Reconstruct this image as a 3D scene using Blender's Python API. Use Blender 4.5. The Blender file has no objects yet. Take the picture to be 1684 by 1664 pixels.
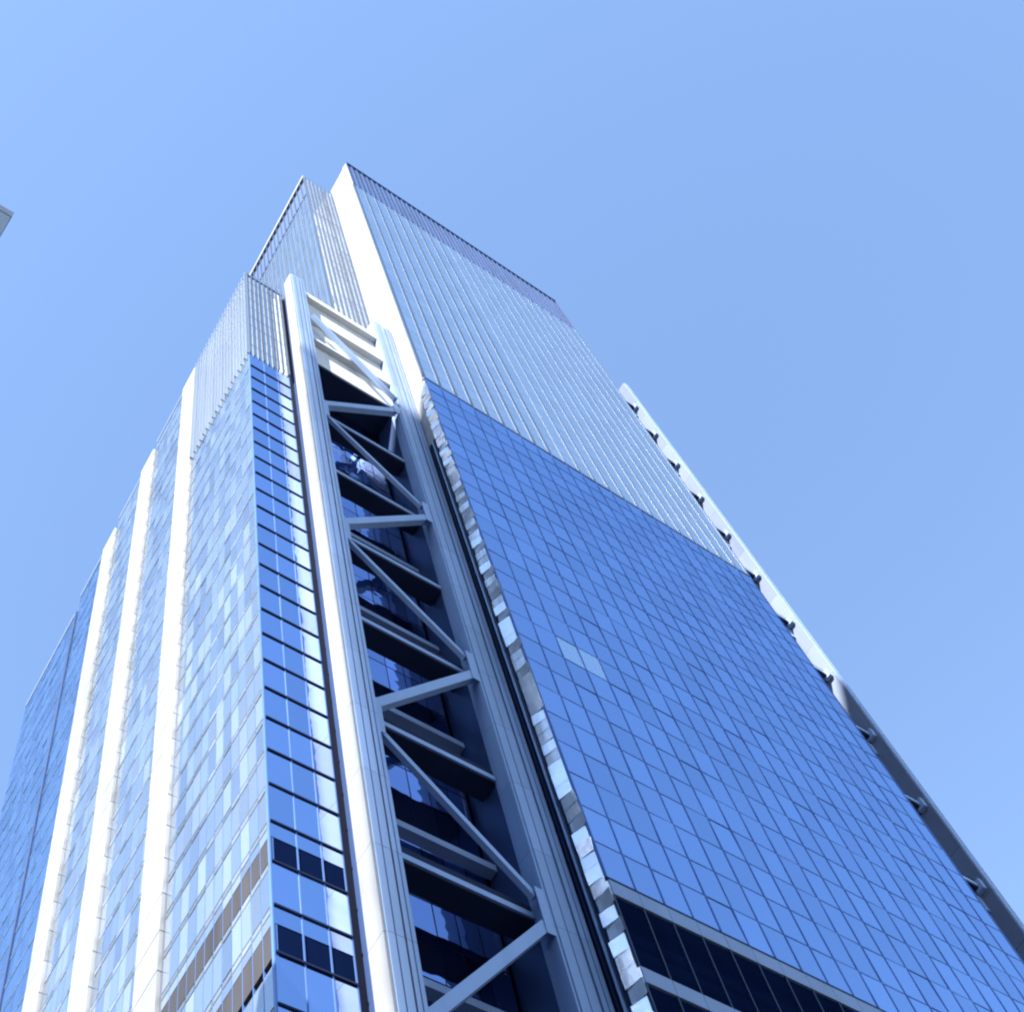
import bpy, math, random
from mathutils import Vector, Matrix

random.seed(7)
sc = bpy.context.scene
col = sc.collection

# ------------------------------------------------------------------ camera
YAW, PITCH, ROLL = 0.98663591, 1.10888617, -0.40326879
FPX = 2389.6                                    # focal length in pixels of a 1684 wide frame
ANG = 1.49195982                                # the tower's plan is a slight parallelogram
fwd = Vector((math.cos(PITCH) * math.sin(YAW), math.cos(PITCH) * math.cos(YAW), math.sin(PITCH)))
rgt0 = Vector((math.cos(YAW), -math.sin(YAW), 0))
up0 = rgt0.cross(fwd)
rgt = math.cos(ROLL) * rgt0 + math.sin(ROLL) * up0
up = -math.sin(ROLL) * rgt0 + math.cos(ROLL) * up0
cam = bpy.data.cameras.new('camera')
cam.sensor_fit = 'HORIZONTAL'
cam.sensor_width = 36
cam.lens = 36 * FPX / 1684
cam.clip_start = 0.5
cam.clip_end = 20000
cam_ob = bpy.data.objects.new('camera', cam)
m = Matrix((rgt, up, -fwd)).transposed().to_4x4()
cam_ob.matrix_world = m
col.objects.link(cam_ob)
sc.camera = cam_ob

# ------------------------------------------------------------------ sky, sun, exposure
SUN_AZ = math.radians(20)                       # sun stands off -X, a little in front of the wide facade
SUN_EL = math.radians(42.5)
world = bpy.data.worlds.new('World')
sc.world = world
world.use_nodes = True
nt = world.node_tree
sky = nt.nodes.new('ShaderNodeTexSky')
sky.sky_type = 'NISHITA'
sky.sun_disc = False
sky.sun_elevation = SUN_EL
sky.sun_rotation = math.radians(270) - SUN_AZ
sky.air_density = 1.0
sky.dust_density = 0.0
sky.ozone_density = 1.8
nt.links.new(sky.outputs[0], nt.nodes['Background'].inputs[0])
nt.nodes['Background'].inputs[1].default_value = 0.11
sun = bpy.data.lights.new('sun', 'SUN')
sun.energy = 5.0
sun.angle = math.radians(0.5)
sun.color = (1.0, 0.96, 0.9)
sun_ob = bpy.data.objects.new('sun', sun)
to_sun = Vector((-math.cos(SUN_AZ) * math.cos(SUN_EL), -math.sin(SUN_AZ) * math.cos(SUN_EL), math.sin(SUN_EL)))
sun_ob.rotation_euler = to_sun.to_track_quat('Z', 'Y').to_euler()
sun_ob.location = (0, 0, 400)
col.objects.link(sun_ob)
sc.view_settings.view_transform = 'Standard'
sc.view_settings.look = 'None'
sc.view_settings.gamma = 1
sc.view_settings.use_curve_mapping = False
sc.view_settings.exposure = 1.95
sc.cycles.filter_width = 2.2                    # the photograph is soft

# ------------------------------------------------------------------ helpers
CA, SA = math.cos(ANG), math.sin(ANG)


def P(x, y, z):
    """plan coordinates (x along the wide facade, y along the stepped facade) to the world"""
    return Vector((x + y * CA, y * SA, z))


def pix(v):
    d = v.dot(fwd)
    if d <= 1:
        return None
    return (842 + FPX * v.dot(rgt) / d, 832 - FPX * v.dot(up) / d)


def tag(o, label=None, cat=None, group=None, kind=None):
    for k, v in (('label', label), ('category', cat), ('group', group), ('kind', kind)):
        if v:
            o[k] = v
    return o


class MB:
    def __init__(self):
        self.v, self.f = [], []

    def hexa(self, c):
        """eight corners: bottom ring of four, then top ring of four"""
        n = len(self.v)
        self.v += [tuple(p) for p in c]
        for q in ((0, 3, 2, 1), (4, 5, 6, 7), (0, 1, 5, 4), (1, 2, 6, 5), (2, 3, 7, 6), (3, 0, 4, 7)):
            self.f.append(tuple(n + i for i in q))
        return self

    def box(self, x0, x1, y0, y1, z0, z1, w=P):
        return self.hexa([w(x0, y0, z0), w(x1, y0, z0), w(x1, y1, z0), w(x0, y1, z0),
                          w(x0, y0, z1), w(x1, y0, z1), w(x1, y1, z1), w(x0, y1, z1)])

    def bar(self, a, b, wd, dp, side=None):
        """a straight bar from a to b: wd measured across (in the plane of the bay), dp along its depth"""
        a, b = Vector(a), Vector(b)
        t = (b - a).normalized()
        n = Vector((0, 1, 0)) if side is None else Vector(side)
        n = (n - t * n.dot(t)).normalized()
        s = t.cross(n)
        c = []
        for p in (a, b):
            for i, j in ((-1, -1), (1, -1), (1, 1), (-1, 1)):
                c.append(p + s * (wd / 2 * i) + n * (dp / 2 * j))
        return self.hexa(c)

    def mesh(self, name, mat):
        me = bpy.data.meshes.new(name)
        me.from_pydata(self.v, [], self.f)
        import bmesh
        bm = bmesh.new()
        bm.from_mesh(me)
        bmesh.ops.recalc_face_normals(bm, faces=bm.faces)
        bm.to_mesh(me)
        bm.free()
        me.materials.append(mat)
        return me

    def build(self, name, mat, parent=None, kind=None):
        o = bpy.data.objects.new(name, self.mesh(name, mat))
        col.objects.link(o)
        if parent is not None:
            o.parent = parent
        if kind:
            o['kind'] = kind
        return o


def wbox(x, y, z):
    return Vector((x, y, z))


# ------------------------------------------------------------------ materials
def new_mat(name):
    mt = bpy.data.materials.new(name)
    mt.use_nodes = True
    return mt, mt.node_tree, mt.node_tree.nodes['Principled BSDF']


def matte(name, colour, rough=0.6, var=0.12, scale=0.35, spec=0.3, metal=0.0, streak=True, bump=0.0):
    """painted or metal cladding with faint weather streaks and a different tone per piece"""
    mt, t, b = new_mat(name)
    geo = t.nodes.new('ShaderNodeNewGeometry')
    mp = t.nodes.new('ShaderNodeMapping')
    mp.inputs['Scale'].default_value = (1, 1, 0.12 if streak else 1)
    t.links.new(geo.outputs['Position'], mp.inputs[0])
    nz = t.nodes.new('ShaderNodeTexNoise')
    nz.inputs['Scale'].default_value = scale
    nz.inputs['Detail'].default_value = 5
    t.links.new(mp.outputs[0], nz.inputs['Vector'])
    isl = t.nodes.new('ShaderNodeMath')
    isl.operation = 'MULTIPLY_ADD'
    isl.inputs[1].default_value = var
    isl.inputs[2].default_value = 1 - var
    t.links.new(geo.outputs['Random Per Island'], isl.inputs[0])
    nm = t.nodes.new('ShaderNodeMapRange')
    nm.inputs[1].default_value = 0.3
    nm.inputs[2].default_value = 0.7
    nm.inputs[3].default_value = 1 - var
    nm.inputs[4].default_value = 1
    t.links.new(nz.outputs[0], nm.inputs[0])
    mul = t.nodes.new('ShaderNodeMath')
    mul.operation = 'MULTIPLY'
    t.links.new(isl.outputs[0], mul.inputs[0])
    t.links.new(nm.outputs[0], mul.inputs[1])
    vm = t.nodes.new('ShaderNodeVectorMath')
    vm.operation = 'SCALE'
    vm.inputs[0].default_value = colour
    t.links.new(mul.outputs[0], vm.inputs['Scale'])
    t.links.new(vm.outputs[0], b.inputs['Base Color'])
    b.inputs['Roughness'].default_value = rough
    b.inputs['Metallic'].default_value = metal
    b.inputs['Specular IOR Level'].default_value = spec
    if bump:
        bp = t.nodes.new('ShaderNodeBump')
        bp.inputs['Strength'].default_value = bump
        bp.inputs['Distance'].default_value = 0.2
        t.links.new(nz.outputs[0], bp.inputs['Height'])
        t.links.new(bp.outputs[0], b.inputs['Normal'])
    return mt


def glass(name, body, tint, f0, var=0.1, wave=0.01, rough=0.02):
    """coated facade glass: a mirror-like coat over a dark body, slightly wavy"""
    mt, t, b = new_mat(name)
    out = t.nodes['Material Output']
    geo = t.nodes.new('ShaderNodeNewGeometry')
    oi = t.nodes.new('ShaderNodeObjectInfo')
    add = t.nodes.new('ShaderNodeMath')
    add.operation = 'ADD'
    t.links.new(geo.outputs['Random Per Island'], add.inputs[0])
    t.links.new(oi.outputs['Random'], add.inputs[1])
    fr = t.nodes.new('ShaderNodeMath')
    fr.operation = 'FRACT'
    t.links.new(add.outputs[0], fr.inputs[0])
    ma = t.nodes.new('ShaderNodeMath')
    ma.operation = 'MULTIPLY_ADD'
    ma.inputs[1].default_value = var
    ma.inputs[2].default_value = 1 - var
    t.links.new(fr.outputs[0], ma.inputs[0])
    vm = t.nodes.new('ShaderNodeVectorMath')
    vm.operation = 'SCALE'
    vm.inputs[0].default_value = tint
    t.links.new(ma.outputs[0], vm.inputs['Scale'])
    gl = t.nodes.new('ShaderNodeBsdfGlossy')
    gl.inputs['Roughness'].default_value = rough
    t.links.new(vm.outputs[0], gl.inputs['Color'])
    nz = t.nodes.new('ShaderNodeTexNoise')
    nz.inputs['Scale'].default_value = 0.5
    nz.inputs['Detail'].default_value = 1
    t.links.new(geo.outputs['Position'], nz.inputs['Vector'])
    bp = t.nodes.new('ShaderNodeBump')
    bp.inputs['Strength'].default_value = 1
    bp.inputs['Distance'].default_value = wave
    t.links.new(nz.outputs[0], bp.inputs['Height'])
    t.links.new(bp.outputs[0], gl.inputs['Normal'])
    bv = t.nodes.new('ShaderNodeMath')
    bv.operation = 'MULTIPLY_ADD'
    bv.inputs[1].default_value = 3.5 * var
    bv.inputs[2].default_value = 1 - 1.4 * var
    t.links.new(fr.outputs[0], bv.inputs[0])
    bs = t.nodes.new('ShaderNodeVectorMath')
    bs.operation = 'SCALE'
    bs.inputs[0].default_value = body
    t.links.new(bv.outputs[0], bs.inputs['Scale'])
    t.links.new(bs.outputs[0], b.inputs['Base Color'])
    b.inputs['Roughness'].default_value = 0.4
    b.inputs['Specular IOR Level'].default_value = 0.0
    lw = t.nodes.new('ShaderNodeFresnel')
    lw.inputs['IOR'].default_value = 1.5
    mr = t.nodes.new('ShaderNodeMapRange')
    mr.inputs[1].default_value = 0.04
    mr.inputs[2].default_value = 1
    mr.inputs[3].default_value = f0
    mr.inputs[4].default_value = 1
    t.links.new(lw.outputs[0], mr.inputs[0])
    mx = t.nodes.new('ShaderNodeMixShader')
    t.links.new(mr.outputs[0], mx.inputs[0])
    t.links.new(b.outputs[0], mx.inputs[1])
    t.links.new(gl.outputs[0], mx.inputs[2])
    t.links.new(mx.outputs[0], out.inputs['Surface'])
    return mt


M_core = matte('dark_joint', (0.01, 0.02, 0.06), 0.5, 0.2, spec=0.1)
M_dark = matte('dark_metal', (0.014, 0.024, 0.065), 0.45, 0.2, spec=0.05)
M_mull = matte('mullion_metal', (0.09, 0.18, 0.45), 0.4, 0.2)
M_white = matte('white_metal', (0.29, 0.3, 0.315), 0.5, 0.2)
M_bright = matte('bright_cladding', (0.62, 0.62, 0.61), 0.5, 0.12)
M_navy = matte('navy_panel', (0.04, 0.075, 0.19), 0.4, 0.3)
M_fin = matte('silver_fin', (0.055, 0.085, 0.145), 0.4, 0.15)
M_steel = matte('grey_steel', (0.27, 0.38, 0.6), 0.45, 0.15)
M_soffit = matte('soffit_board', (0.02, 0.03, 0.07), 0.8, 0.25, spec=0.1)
M_louver = matte('louver_metal', (0.06, 0.054, 0.055), 0.6, 0.6)
M_louver_shaded = matte('shaded_louver', (0.004, 0.011, 0.045), 0.8, 0.3, spec=0.0)  # louver metal with shade put into its colour
M_pier = matte('pier_metal', (0.18, 0.22, 0.32), 0.5, 0.2, spec=0.1)
M_fin_pale = matte('pale_fin', (0.16, 0.21, 0.3), 0.4, 0.15)
M_trim = matte('trim_metal', (0.2, 0.27, 0.42), 0.45, 0.15)
M_spandrel = matte('spandrel_glass', (0.2, 0.24, 0.29), 0.3, 0.5, spec=0.6)
M_panel = matte('return_cladding', (0.93, 0.95, 0.97), 0.25, 0.15, metal=0.8, bump=0.6)
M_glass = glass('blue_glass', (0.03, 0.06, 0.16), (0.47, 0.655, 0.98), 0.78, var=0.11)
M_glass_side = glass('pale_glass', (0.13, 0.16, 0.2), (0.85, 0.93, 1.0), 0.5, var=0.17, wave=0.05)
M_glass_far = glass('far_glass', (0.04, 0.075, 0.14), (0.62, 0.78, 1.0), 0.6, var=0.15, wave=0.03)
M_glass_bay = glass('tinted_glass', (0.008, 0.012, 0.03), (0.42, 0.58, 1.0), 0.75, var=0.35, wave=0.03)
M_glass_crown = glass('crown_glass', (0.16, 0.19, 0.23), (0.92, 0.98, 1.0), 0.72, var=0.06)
M_white_reflect = glass('white_reflection_glass', (0.175, 0.205, 0.24), (0.9, 0.95, 1.0), 0.45, var=0.2, wave=0.03)  # pale body colour imitates broken white reflections on scattered panes
M_pale_pane = glass('pale_pane_glass', (0.3, 0.42, 0.6), (0.72, 0.86, 1.0), 0.68, var=0.1)
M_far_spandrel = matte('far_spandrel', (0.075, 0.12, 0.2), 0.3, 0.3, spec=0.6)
M_band = matte('band_mullion', (0.02, 0.036, 0.09), 0.4, 0.3)
M_screen = matte('roof_screen', (0.045, 0.1, 0.26), 0.5, 0.25)
M_ground = matte('paving', (0.09, 0.09, 0.09), 0.8, 0.2, 0.8, streak=False)
M_stone = matte('pale_stone', (0.45, 0.5, 0.56), 0.7, 0.12)
M_stone_dark = matte('grey_stone', (0.16, 0.17, 0.2), 0.7, 0.15)

# ------------------------------------------------------------------ ground
tag(MB().box(-3000, 3000, -3000, 3000, -2.6, -1.6, wbox).build('ground', M_ground), kind='structure')

# ------------------------------------------------------------------ the skyscraper
tower = bpy.data.objects.new('skyscraper', None)
tower.location = P(0, 0, 0)
col.objects.link(tower)
tag(tower, 'tall blue glass skyscraper with braced open bays and white vertical piers', 'skyscraper')

FM = 4.25           # storey height, wide facade
FS = 3.92           # storey height, stepped block
Z0M = 80.3 - 5 * FM
LEVEL_M, LEVEL_S = 178.05, 74.4 + 23 * FS     # where the finned crowns start
TOP_M, TOP_S, TOP_U = 318.5, 199.6, 315.0

# bodies
main = MB().box(50.25, 107.1, 40.25, 108, -1.6, TOP_M - 1.5).build('main_block', M_core, tower)
ZTOPS = (TOP_S, TOP_S - 0.6, TOP_S - 3.2, TOP_S - 6.0, TOP_S - 9.5)      # the roofline steps down bay by bay
ZENDS = (45.8, 64.31, 77.41, 89.41, 98.3, 115.6)
sb = MB()
for i in range(5):
    if i == 0:
        sb.box(26.87, 32.9, 45.8, 49.0, -1.6, ZTOPS[0] - 1)
        sb.box(26.87, 50.2, 49.01, ZENDS[1] - .01, -1.6, ZTOPS[0] - 1)
    else:
        sb.box(26.87, 50.2, ZENDS[i], ZENDS[i + 1] - .01, -1.6, ZTOPS[i] - 1)
step = sb.build('stepped_block', M_core, tower)
upper = MB().box(43.3, 50.2, 47.31, 112, TOP_S - 0.99, TOP_U - 1).build('upper_block', M_core, tower)

panes = []          # (importance, args)


def frame_score(c, area, n):
    p = pix(c)
    if p is None or not (-20 < p[0] < 1704 and -20 < p[1] < 1684):
        return 0
    return area * abs(c.normalized().dot(n)) / c.length_squared


NF = Vector((0, -1, 0))
NL = Vector((-SA, CA, 0))


def pane_front(x0, x1, y, z0, z1, mat, parent, vis=1.0, tilt=0.004):
    c = P((x0 + x1) / 2, y, (z0 + z1) / 2)
    panes.append((frame_score(c, (x1 - x0) * (z1 - z0), NF) * vis, 'F', c, x1 - x0, z1 - z0, mat, parent, tilt))


def pane_side(x, y0, y1, z0, z1, mat, parent, vis=1.0, tilt=0.006):
    c = P(x, (y0 + y1) / 2, (z0 + z1) / 2)
    panes.append((frame_score(c, (y1 - y0) * (z1 - z0), NL) * vis, 'L', c, y1 - y0, z1 - z0, mat, parent, tilt))


def pane_verts(w, h, tilt, rnd):
    tx, tz = rnd.gauss(0, tilt), rnd.gauss(0, tilt)
    t = 0.05
    v = []
    for z in (-h / 2, h / 2):
        for x, s in ((-w / 2, -1), (w / 2, -1), (w / 2, 1), (-w / 2, 1)):
            v.append(Vector((x, s * t + tx * x + tz * z, z)))
    return v


# ---- wide facade: 22 bays of panes, dark joints, a louvred band low down, finned crown
X0, X1, NC = 50.1, 107.3, 22
CW = (X1 - X0) / NC
YM = 40.0
for k in range(28):
    z0 = 80.3 + (k - 5) * FM
    z1 = z0 + FM
    if z0 < 59 or z0 > LEVEL_M - 1:
        continue
    if 62 < z0 < 75:
        continue                                 # the louvred storeys
    for i in range(NC):
        mt = M_glass
        xa = X0 + i * CW
        if k == 12 and i in (2, 3):
            mt = M_pale_pane                         # two paler panes
        pane_front(xa + 0.03, xa + CW - 0.03, YM + 0.08, z0 + 0.03, z1 - 0.03, mt, main)
for k in range(4):                               # storeys under the bands
    z0 = 59.0 - (k + 1) * FM
    for i in range(NC):
        xa = X0 + i * CW
        pane_front(xa + 0.06, xa + CW - 0.06, YM + 0.08, z0 + 0.08, z0 + FM - 0.08, M_glass, main)
# mullions and floor lines of the wide facade
for i in range(NC + 1):
    xa = X0 + i * CW
    MB().box(xa - 0.045, xa + 0.045, YM - 0.03, YM + 0.24, 76.3, LEVEL_M).build('mullion', M_mull, main)
for k in range(24):
    z0 = 80.3 + k * FM
    MB().box(X0 + 0.05, X1 - 0.05, YM + 0.0, YM + 0.24, z0 - 0.06, z0 + 0.06).build('transom', M_mull, main)
# louvred band: dark line, light sill, shade-coloured louvre panels, light sill, shade-coloured louvre panels
MB().box(X0 - .05, X1 + .05, YM - 0.02, YM + 0.24, 76.05, 76.32).build('transom', M_dark, main)
for za, zb in ((74.5, 76.0), (66.2, 67.6), (57.6, 59.1)):
    for i in range(NC):
        xa = X0 + i * CW
        MB().box(xa + 0.02, xa + CW - 0.02, YM - 0.04, YM + 0.24, za, zb).build('sill_panel', M_trim, main)
for za, zb in ((67.65, 74.45), (59.15, 66.15)):
    for i in range(NC):
        xa = X0 + i * CW
        b = MB()
        n = 14
        for j in range(n):
            zz = za + (zb - za) * j / n
            w = (zb - za) / n
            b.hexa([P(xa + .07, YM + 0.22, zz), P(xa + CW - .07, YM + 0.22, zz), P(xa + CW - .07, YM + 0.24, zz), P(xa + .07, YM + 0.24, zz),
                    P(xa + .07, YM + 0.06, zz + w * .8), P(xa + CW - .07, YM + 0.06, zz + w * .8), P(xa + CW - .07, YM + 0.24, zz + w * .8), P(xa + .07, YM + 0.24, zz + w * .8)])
        b.build('louver_panel', M_louver_shaded, main)
    for i in range(NC + 1):
        xa = X0 + i * CW
        MB().box(xa - 0.05, xa + 0.05, YM - 0.02, YM + 0.24, za, zb).build('mullion', M_band, main)
# finned crown of the wide facade
SCREEN_Z = 296.5
for i in range(NC):
    xa = X0 + i * CW
    z = LEVEL_M
    while z < SCREEN_Z - 0.5:
        z1 = min(z + FM, SCREEN_Z)
        pane_front(xa + 0.06, xa + CW - 0.06, YM + 0.1, z + 0.05, z1 - 0.05, M_glass_crown, main, vis=0.2, tilt=0.001)
        z = z1
    MB().box(xa + 0.1, xa + CW - 0.1, YM + 0.12, YM + 0.24, SCREEN_Z + 0.1, TOP_M - 0.8).build('screen_panel', M_screen, main)
for i in range(NC + 1):
    xa = X0 + i * CW
    hw = 0.06 if i == 9 else (0.24 if i < 9 else 0.15)      # broader fins left of the reveal, slimmer ones right of it
    MB().box(xa - hw, xa + hw, YM - 0.03, YM + 0.24, LEVEL_M + 0.2, SCREEN_Z).build('fin', M_fin, main)
for i in range(NC * 2 + 1):
    xa = X0 + i * CW / 2
    MB().box(xa - 0.05, xa + 0.05, YM - 0.1, YM + 0.24, SCREEN_Z + 0.2, TOP_M - 0.75).build('screen_rib', M_navy, main)
MB().box(X0, X1, YM - 0.2, YM + 0.4, TOP_M - 0.7, TOP_M - 0.1).build('parapet', M_screen, main)
MB().box(X0 - .02, X1 + .02, YM - 0.06, YM + 0.24, LEVEL_M - 0.15, LEVEL_M + 0.15).build('transom', M_trim, main)

# ---- the main block's return wall: pale panels on the corner, dark recess behind them
z = 20.0
while z < TOP_M - 1:
    z1 = min(z + FM, TOP_M - 0.2)
    zt = (z1 - z) / 3
    for za, zb in ((z, z + zt), (z + zt, z1 - zt), (z1 - zt, z1)):
        dx = random.choice((0.08, 0.16, 0.22, 0.28)) if z < 176 else 0.02  # random folds imitate dapples of reflected sunlight
        dz = random.uniform(-0.05, 0.05) if z < 176 else 0
        MB().hexa([P(49.9 + dx, 40.05, za + .03), P(50.24, 40.05, za + .03), P(50.24, 41.45, za + .03), P(49.9 - dx, 41.45, za + .03),
                   P(49.9 + dx + dz, 40.05, zb - .03), P(50.24, 40.05, zb - .03), P(50.24, 41.45, zb - .03), P(49.9 - dx + dz, 41.45, zb - .03)]
                  ).build('cladding_panel', M_panel if z < 176 else M_white, main)
    if z > 160:
        for ya, yb in ((41.5, 43.3), (43.34, 45.1), (45.14, 46.95)):
            MB().box(50.02, 50.24, ya, yb, z + 0.03, z1 - 0.03).build('cladding_panel', M_white, main)
    z = z1
for ya in (41.6, 42.1, 42.6):
    MB().box(49.9, 50.22, ya, ya + 0.22, 0, 160).build('fin', M_steel if ya == 42.1 else M_dark, main)

# ---- stepped block
XS, YS = 26.57, 45.5
YE = 115.8
cols_strip = [26.62, 28.56, 30.35, 31.95]
rows = []
z = 74.4 - 8 * FS
while z < LEVEL_S - 1:
    rows.append((z, z + FS))
    z += FS
BANDS = ((70.5, 72.8), (62.4, 64.95), (54.6, 57.1))


def split_row(z0, z1):
    """cut a storey's glass where a louvred band crosses it"""
    segs = [(z0, z1)]
    for ba, bb in BANDS:
        out = []
        for a, b in segs:
            if bb <= a or ba >= b:
                out.append((a, b))
            else:
                if ba - a > 0.12:
                    out.append((a, ba))
                if b - bb > 0.12:
                    out.append((bb, b))
        segs = out
    return segs


for z0, z1 in rows:
    for a, b in split_row(z0, z1):
        for i in range(3):
            pane_front(cols_strip[i] + 0.05, cols_strip[i + 1] - 0.05, YS + 0.1, a + 0.05, b - 0.05, M_glass if i < 2 else M_glass_bay, step, tilt=0.003)
for x in cols_strip:
    MB().box(x - 0.05, x + 0.05, YS + 0.02, YS + 0.28, 20, LEVEL_S).build('mullion', M_mull, step)
for z0, z1 in rows:
    MB().box(cols_strip[0] + .06, 32.0, YS - 0.05, YS + 0.28, z0 - 0.075, z0 + 0.075).build('transom', M_dark, step)
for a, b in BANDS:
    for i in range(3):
        MB().box(cols_strip[i] + 0.07, cols_strip[i + 1] - 0.07, YS + 0.08, YS + 0.28, a, b).build('louver_panel', M_louver_shaded, step)

# side facade: white piers, narrow bays of glass between them
PIERS = ((60.5, 64.3), (73.4, 77.4), (85.5, 89.4))
zones = ((45.6, 60.4, 12), (64.4, 73.3, 7), (77.5, 85.4, 6), (89.5, 97.7, 6), (98.9, 115.6, 11))
for zi, (ya, yb, n) in enumerate(zones):
    top = ZTOPS[zi]
    w = (yb - ya) / n
    sp = 0.6
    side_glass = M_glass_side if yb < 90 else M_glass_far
    for z0, z1 in rows:
        for a, b in split_row(z0, z1):
            for i in range(n):
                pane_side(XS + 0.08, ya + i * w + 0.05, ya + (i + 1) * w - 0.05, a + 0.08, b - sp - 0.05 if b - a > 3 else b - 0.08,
                          M_white_reflect if yb < 90 and random.random() < (0.6 - 0.02 * i if ya < 50 else 0.25) * max(0.15, min(1, (150 - a) / 60)) else side_glass, step,
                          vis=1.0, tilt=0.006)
    for i in range(n + 1):
        y = ya + i * w
        MB().box(XS + 0.04, XS + 0.3, y - 0.03, y + 0.03, 40, LEVEL_S).build('mullion', M_mull, step)
    for z0, z1 in rows:
        s = MB()
        for i in range(n):
            s.box(XS + 0.0, XS + 0.25, ya + i * w + 0.05, ya + (i + 1) * w - 0.05, z1 - sp, z1 - 0.14)
        if not any(ba < z1 - 0.2 and bb > z1 - sp for ba, bb in BANDS):
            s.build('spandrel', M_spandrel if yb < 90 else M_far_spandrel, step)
    for a, b in BANDS:
        for i in range(n):
            MB().box(XS + 0.03, XS + 0.26, ya + i * w + 0.05, ya + (i + 1) * w - 0.05, a + .02, b - .02).build('louver_panel', M_louver, step)
    if ya > 50:                                  # farther zones carry plain glass to the roof
        z = LEVEL_S
        while z < top - 1:
            z1 = min(z + FS, top - 0.3)
            for i in range(n):
                pane_side(XS + 0.08, ya + i * w + 0.05, ya + (i + 1) * w - 0.05, z + 0.08, z1 - sp - 0.05, side_glass, step)
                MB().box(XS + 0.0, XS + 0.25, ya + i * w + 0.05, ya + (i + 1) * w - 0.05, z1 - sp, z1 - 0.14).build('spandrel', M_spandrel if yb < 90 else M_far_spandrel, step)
            z = z1
        for i in range(n + 1):
            y = ya + i * w
            MB().box(XS + 0.04, XS + 0.3, y - 0.03, y + 0.03, LEVEL_S + .02, top - 0.7).build('mullion', M_mull, step)
        MB().box(XS - 0.05, XS + 0.28, ya, yb, top - 0.6, top - 0.05).build('parapet', M_trim, step)
        continue
    # crown fins and the glass behind them
    nf = int((yb - ya) / 0.8)
    for i in range(nf + 1):
        y = ya + (yb - ya) * i / nf
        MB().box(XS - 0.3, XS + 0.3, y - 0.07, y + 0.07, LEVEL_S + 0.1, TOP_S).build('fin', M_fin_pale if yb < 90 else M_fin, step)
    z = LEVEL_S
    while z < TOP_S - 1:
        z1 = min(z + FS, TOP_S - 0.3)
        for i in range(n):
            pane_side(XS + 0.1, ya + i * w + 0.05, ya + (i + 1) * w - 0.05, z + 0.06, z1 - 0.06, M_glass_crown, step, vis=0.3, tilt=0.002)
        z = z1
for (ya, yb), ptop in zip(PIERS, (198.5, 196.0, 193.0)):
    b = MB()
    z = 10.0
    while z < ptop - 1:
        z1 = min(z + FS, ptop)
        b.box(XS - 0.35, XS + 0.3, ya, yb, z + 0.05, z1 - 0.05)
        z = z1
    b.build('pier', M_white, step)
MB().box(XS - 0.1, XS + 0.28, 97.9, 98.7, 10, 189).build('fin', M_navy, step)
# crown of the narrow front strip
for i in range(9):
    x = 26.65 + 5.3 * i / 8
    MB().box(x - 0.05, x + 0.05, YS - 0.22, YS + 0.28, LEVEL_S + 0.15, TOP_S).build('fin', M_fin, step)
z = LEVEL_S
while z < TOP_S - 1:
    z1 = min(z + FS, TOP_S - 0.3)
    for i in range(3):
        pane_front(cols_strip[i] + 0.05, cols_strip[i + 1] - 0.05, YS + 0.1, z + 0.1, z1 - 0.1, M_glass_crown, step, vis=0.5)
    z = z1
MB().box(26.5, 32.3, YS - 0.06, YS + 0.28, TOP_S - 0.6, TOP_S - 0.05).build('parapet', M_trim, step)
MB().box(26.5, 26.85, YS + 0.3, 64.2, TOP_S - 0.6, TOP_S - 0.05).build('parapet', M_trim, step)

# ---- upper block standing back above the stepped block
XU = 43.0
n = 42
for i in range(n + 1):
    y = 47.1 + (111.5 - 47.1) * i / n
    MB().box(XU - 0.25, XU + 0.28, y - 0.07, y + 0.07, TOP_S, TOP_U).build('fin', M_fin, upper)
z = TOP_S
while z < 299:
    for i in range(n):
        ya = 47.1 + (111.5 - 47.1) * i / n
        w = (111.5 - 47.1) / n
        pane_side(XU + 0.12, ya + 0.05, ya + w - 0.05, z + 0.06, min(z + FM, 299) - 0.06, M_glass_crown, upper, vis=0.2)
    z += FM
for i in range(n):
    ya = 47.1 + (111.5 - 47.1) * i / n
    MB().box(XU + 0.05, XU + 0.28, ya + 0.1, ya + 1.4, 300, 311).build('screen_panel', M_screen, upper)
MB().box(XU - 0.3, XU + 0.6, 47.0, 112, TOP_U - 1.6, TOP_U).build('parapet', M_white, upper)
for i in range(8):
    x = 43.1 + 6.9 * i / 7
    MB().box(x - 0.07, x + 0.07, 46.75, 47.29, TOP_S - 1, TOP_U).build('fin', M_fin, upper)
z = TOP_S
while z < TOP_U - 4:
    for i in range(3):
        xa = 43.1 + i * 2.3
        pane_front(xa + 0.05, xa + 2.25, 47.15, z + 0.06, z + FM - 0.06, M_glass_crown, upper, vis=0.2)
    z += FM

# ------------------------------------------------------------------ braced bays
NODE = 15.85
NZ = [59.3 + (k - 3) * NODE for k in range(20)]


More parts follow.
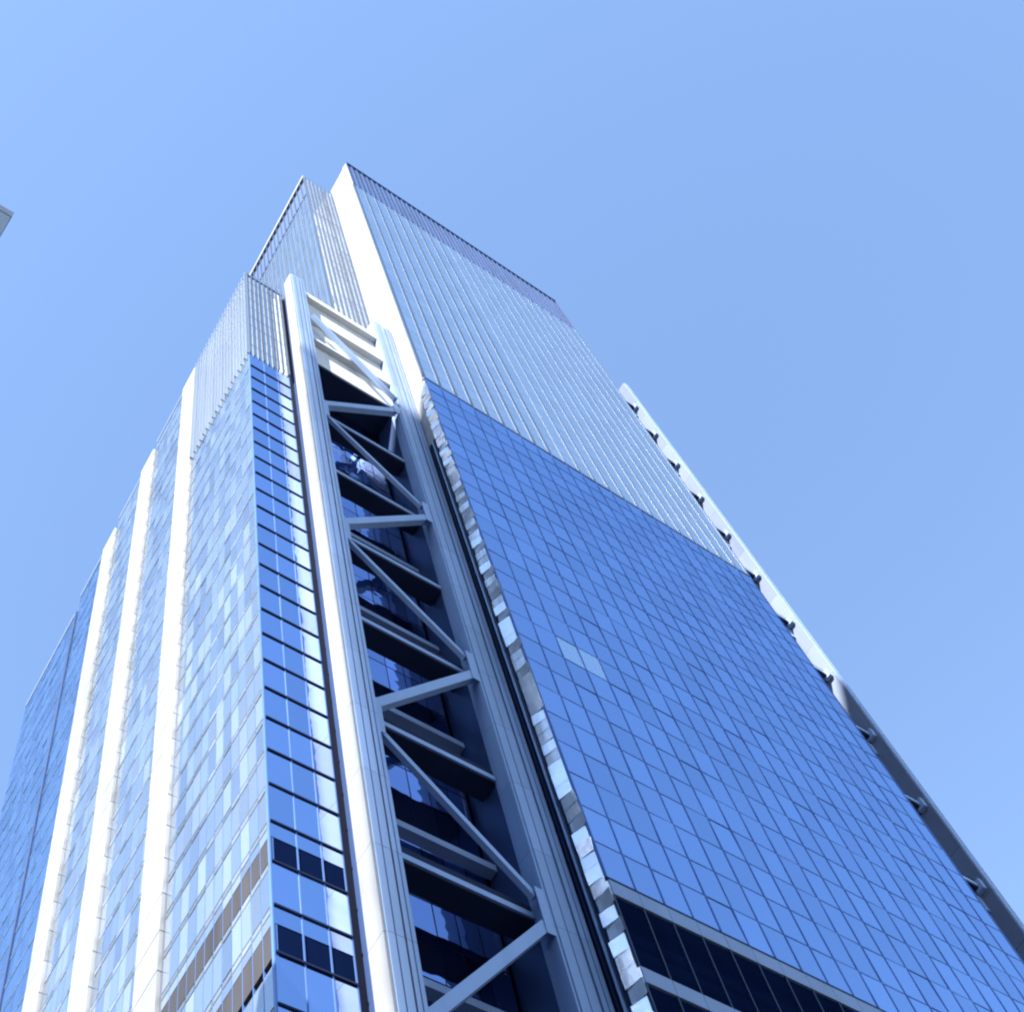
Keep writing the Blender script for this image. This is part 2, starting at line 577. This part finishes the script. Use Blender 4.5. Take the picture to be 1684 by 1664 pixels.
def bay(xa, xb, top, back, left_first, name, brace_back, infill):
    """an open bay between two pilasters: glazed back wall, deep beams, zigzag bracing"""
    wall = MB().box(xa + 0.2, xb - 0.2, back + 0.15, back + 0.8, 0, top - 2).build(name, M_core, tower)
    nc = 6
    w = (xb - xa - 0.6) / nc
    z = 42.0
    while z < top - 4:
        for i in range(nc):
            x = xa + 0.3 + i * w
            if z > 157 and infill > 300:
                MB().box(x + 0.03, x + w - 0.03, back - 0.02, back + 0.14, z + 0.04, z + FS - 0.04).build('cladding_panel', M_white, wall)
            else:
                pane_front(x + 0.05, x + w - 0.05, back + 0.08, z + 0.08, z + FS - 0.08, M_glass_bay, wall, vis=0.35)
        z += FS
    if infill < top:
        # closed white volume filling the head of the bay, its underside dark
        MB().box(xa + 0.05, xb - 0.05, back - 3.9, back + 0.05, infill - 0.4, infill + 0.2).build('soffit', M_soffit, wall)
        z = infill + 0.25
        while z < top - 1:
            z1 = min(z + 4.1, top - 0.5)
            for i in range(4):
                w4 = (xb - xa - 0.1) / 4
                x = xa + 0.05 + i * w4
                MB().box(x + 0.02, x + w4 - 0.02, back - 3.95, back + 0.05, z + 0.02, z1 - 0.02).build('cladding_panel', M_bright, wall)
            z = z1
        for zl in (178.0, 187.5, 197.5):  # ledges added to throw bands of shade on the white infill
            MB().box(xa + 0.08, xb - 0.08, back - 4.75, back - 3.97, zl, zl + 0.7).build('shade_ledge', M_bright, wall)
    for k, z in enumerate(NZ):
        if z > top - 3 or z < 20:
            continue
        if k + 1 < len(NZ) and NZ[k + 1] < top - 3 and z > infill - 3:
            even = (k % 2 == 1) == left_first
            pa = P(xa + 0.5, back - brace_back - .85, z + 0.2) if even else P(xb - 0.5, back - brace_back - .85, z + 0.2)
            pb = P(xb - 0.5, back - brace_back - .85, NZ[k + 1] + 0.2) if even else P(xa + 0.5, back - brace_back - .85, NZ[k + 1] + 0.2)
            MB().bar(pa, pb, 0.95 if even else 0.6, 0.6).build('brace', M_steel, wall)
        if z > infill - 3:
            continue
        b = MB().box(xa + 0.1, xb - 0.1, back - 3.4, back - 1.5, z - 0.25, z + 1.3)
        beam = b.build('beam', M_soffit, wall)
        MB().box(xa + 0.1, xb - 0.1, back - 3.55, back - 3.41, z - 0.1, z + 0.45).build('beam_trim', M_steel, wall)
        # a thinner slab edge two storeys on
        zz = z + NODE / 2
        if zz < top - 3:
            MB().box(xa + 0.1, xb - 0.1, back - 1.1, back - 0.2, zz - 0.2, zz + 0.5).build('slab_edge', M_trim, wall)
        if k + 1 < len(NZ) and NZ[k + 1] < top - 3:
            even = (k % 2 == 1) == left_first
            pa = P(xa + 0.5, back - brace_back, z + 0.3) if even else P(xb - 0.5, back - brace_back, z + 0.8)
            pb = P(xb - 0.5, back - brace_back, NZ[k + 1] - 2.2) if even else P(xa + 0.5, back - brace_back, NZ[k + 1] - 3.2)
            MB().bar(pa, pb, 0.85 if even else 0.5, 0.75 if even else 0.45).build('brace', M_steel, wall)
            g = -1.2 if even else -1.9               # gusset plates where the braces meet the columns
            gx = (xb - 1.5, xb + 0.02) if even else (xa - 0.02, xa + 1.5)
            MB().hexa([P(gx[0] + (0.8 if even else 0), back - brace_back - .47, NZ[k + 1] + g - 2.0), P(gx[1] - (0 if even else 0.8), back - brace_back - .47, NZ[k + 1] + g - 2.0),
                       P(gx[1] - (0 if even else 0.8), back - brace_back - .41, NZ[k + 1] + g - 2.0), P(gx[0] + (0.8 if even else 0), back - brace_back - .41, NZ[k + 1] + g - 2.0),
                       P(gx[0] + (0.8 if even else 0), back - brace_back - .47, NZ[k + 1] + g + 2.6), P(gx[1] - (0 if even else 0.8), back - brace_back - .47, NZ[k + 1] + g + 2.6),
                       P(gx[1] - (0 if even else 0.8), back - brace_back - .41, NZ[k + 1] + g + 2.6), P(gx[0] + (0.8 if even else 0), back - brace_back - .41, NZ[k + 1] + g + 2.6)]
                      ).build('gusset_plate', M_steel, wall)
    return wall


bay1 = bay(34.6, 46.7, 203.5, 48.0, True, 'braced_bay', 4.4, 171.0)
bay2 = bay(107.5, 123.1, 296, 48.2, False, 'braced_bay', 2.2, 400)


def pilaster(x0, x1, yf, yb, top, parent, mat_side):
    """a built-up column: two plates, a front flange split by a groove"""
    w = x1 - x0
    b, side = MB(), MB()
    z = 0.0
    while z < top - 0.2:
        z1 = min(z + 8.1, top)
        side.box(x0, x0 + 0.18, yf + 0.12, yb, z + 0.02, z1 - 0.02)      # side plate
        b.box(x0 + 0.22, x0 + w * 0.62, yf, yf + 0.28, z + 0.02, z1 - 0.02)      # front flange
        b.box(x0 + w * 0.70, x1, yf, yb - 0.4, z + 0.02, z1 - 0.02)      # second flange
        z = z1
    o = b.build('pilaster', M_steel, parent)
    side.build('side_plate', mat_side, parent)
    for gx in (x0 + w * 0.34, x0 + w * 0.85):
        MB().box(gx - 0.04, gx + 0.04, yf - 0.012, yf + 0.1, 0, top - 0.4).build('groove', M_navy, parent)
    MB().box(x0 + 0.185, x0 + w * 0.70, yf + 0.285, yb - 0.02, 0, top - 0.3).build('pilaster_core', M_dark, parent)
    return o


pilaster(32.5, 34.75, 43.0, 44.9, 203.5, bay1, M_white)
MB().box(32.75, 34.6, 44.92, 48.99, 0, TOP_S).build('pilaster_neck', M_navy, bay1)
pilaster(46.7, 49.85, 43.0, 44.7, 206.0, bay1, M_steel)
MB().box(46.72, 46.95, 44.75, 48.1, 0, 171).build('side_wall', M_navy, bay1)
pilaster(123.1, 124.5, 43.7, 48.0, 295.0, bay2, M_pier)
for z in NZ:
    if 20 < z < 290:
        MB().box(122.4, 123.08, 44.2, 45.4, z - 0.7, z + 0.9).build('gusset_plate', M_steel, bay2)

# ------------------------------------------------------------------ the glass panes: the largest 300 one by one, the rest in one piece per block
panes.sort(key=lambda t: -t[0])
rnd = random.Random(3)
cache = {}
rest = {}
ROT = Matrix.Rotation(ANG, 4, 'Z')
for idx, (s, face, c, w, h, mat, parent, tilt) in enumerate(panes):
    if idx < 300 and s > 0:
        key = (round(w, 2), round(h, 2), mat.name, tilt, rnd.randrange(10))
        if key not in cache:
            b = MB()
            b.hexa(pane_verts(w, h, tilt, rnd))
            cache[key] = b.mesh('window_pane', mat)
        o = bpy.data.objects.new('window_pane', cache[key])
        o.location = c
        if face == 'L':
            o.rotation_euler = (0, 0, ANG)
        o.parent = parent
        col.objects.link(o)
    else:
        b = rest.setdefault((parent.name, mat.name), (MB(), parent, mat))[0]
        vs = pane_verts(w, h, tilt, rnd)
        if face == 'L':
            vs = [ROT @ v for v in vs]
        b.hexa([v + c for v in vs])
for b, parent, mat in rest.values():
    b.build('glazing', mat, parent, kind='stuff')


# ------------------------------------------------------------------ other buildings
def plain_building(name, x0, x1, y0, y1, top, storey, wall_mat, label, cat):
    root = bpy.data.objects.new(name, None)
    root.location = ((x0 + x1) / 2, (y0 + y1) / 2, -1.6)
    col.objects.link(root)
    tag(root, label, cat)

    def put(b, nm, mt, par, kind=None):
        o = b.build(nm, mt, None, kind)
        o.parent = par
        o.matrix_parent_inverse = Matrix.Translation(-root.location) if par is root else Matrix()
        return o
    body = put(MB().box(x0, x1, y0, y1, -1.6, top, wbox), 'wall', wall_mat, root)
    put(MB().box(x0 - .06, x1 + .06, y0 - .06, y1 + .25, top + .005, top + 1.0, wbox), 'cornice', M_stone, root)
    w = MB()
    z = 4.0
    while z < top - storey:
        for (a0, a1, fx) in ((x0, x1, True), (y0, y1, False)):
            n = max(2, int((a1 - a0) / 4))
            st = (a1 - a0) / n
            for i in range(n):
                p, q = a0 + i * st + 0.9, a0 + (i + 1) * st - 0.9
                for side in (0, 1):
                    if fx:
                        y = y0 if side == 0 else y1
                        w.box(p, q, y - 0.06, y + 0.06, z + 0.8, z + storey - 0.9, wbox)
                    else:
                        x = x0 if side == 0 else x1
                        w.box(x - 0.06, x + 0.06, p, q, z + 0.8, z + storey - 0.9, wbox)
        z += storey
    put(w, 'windows', M_glass_bay, root, 'stuff')
    return root


# the tower across the street that keeps the lower part of the wide facade out of the sun
def sun_offset(x, y):
    return y * math.cos(SUN_AZ) - x * math.sin(SUN_AZ)


B_Y1 = -12.0
edge = P(32.5, 43.0, 0)
far = P(127.5, 43.7, 0)
B_X0 = (B_Y1 * math.cos(SUN_AZ) - sun_offset(edge.x, edge.y)) / math.sin(SUN_AZ)
B_X1 = (B_Y1 * math.cos(SUN_AZ) - sun_offset(far.x, far.y)) / math.sin(SUN_AZ) + 6
B_TOP = 178 + (40 * SA - B_Y1) * math.tan(SUN_EL) / math.sin(SUN_AZ) - 1.0
plain_building('office_block', -42, 0.19, 25.0, 36.0, 89.9, 4.0, M_stone,
               'pale stone building whose roof corner just enters at the far left edge', 'building')
plain_building('office_tower', B_X0, B_X1, B_Y1 - 50, B_Y1, B_TOP, 4.2, M_stone_dark,
               'very tall grey stone tower standing beside the camera, out of view', 'building')
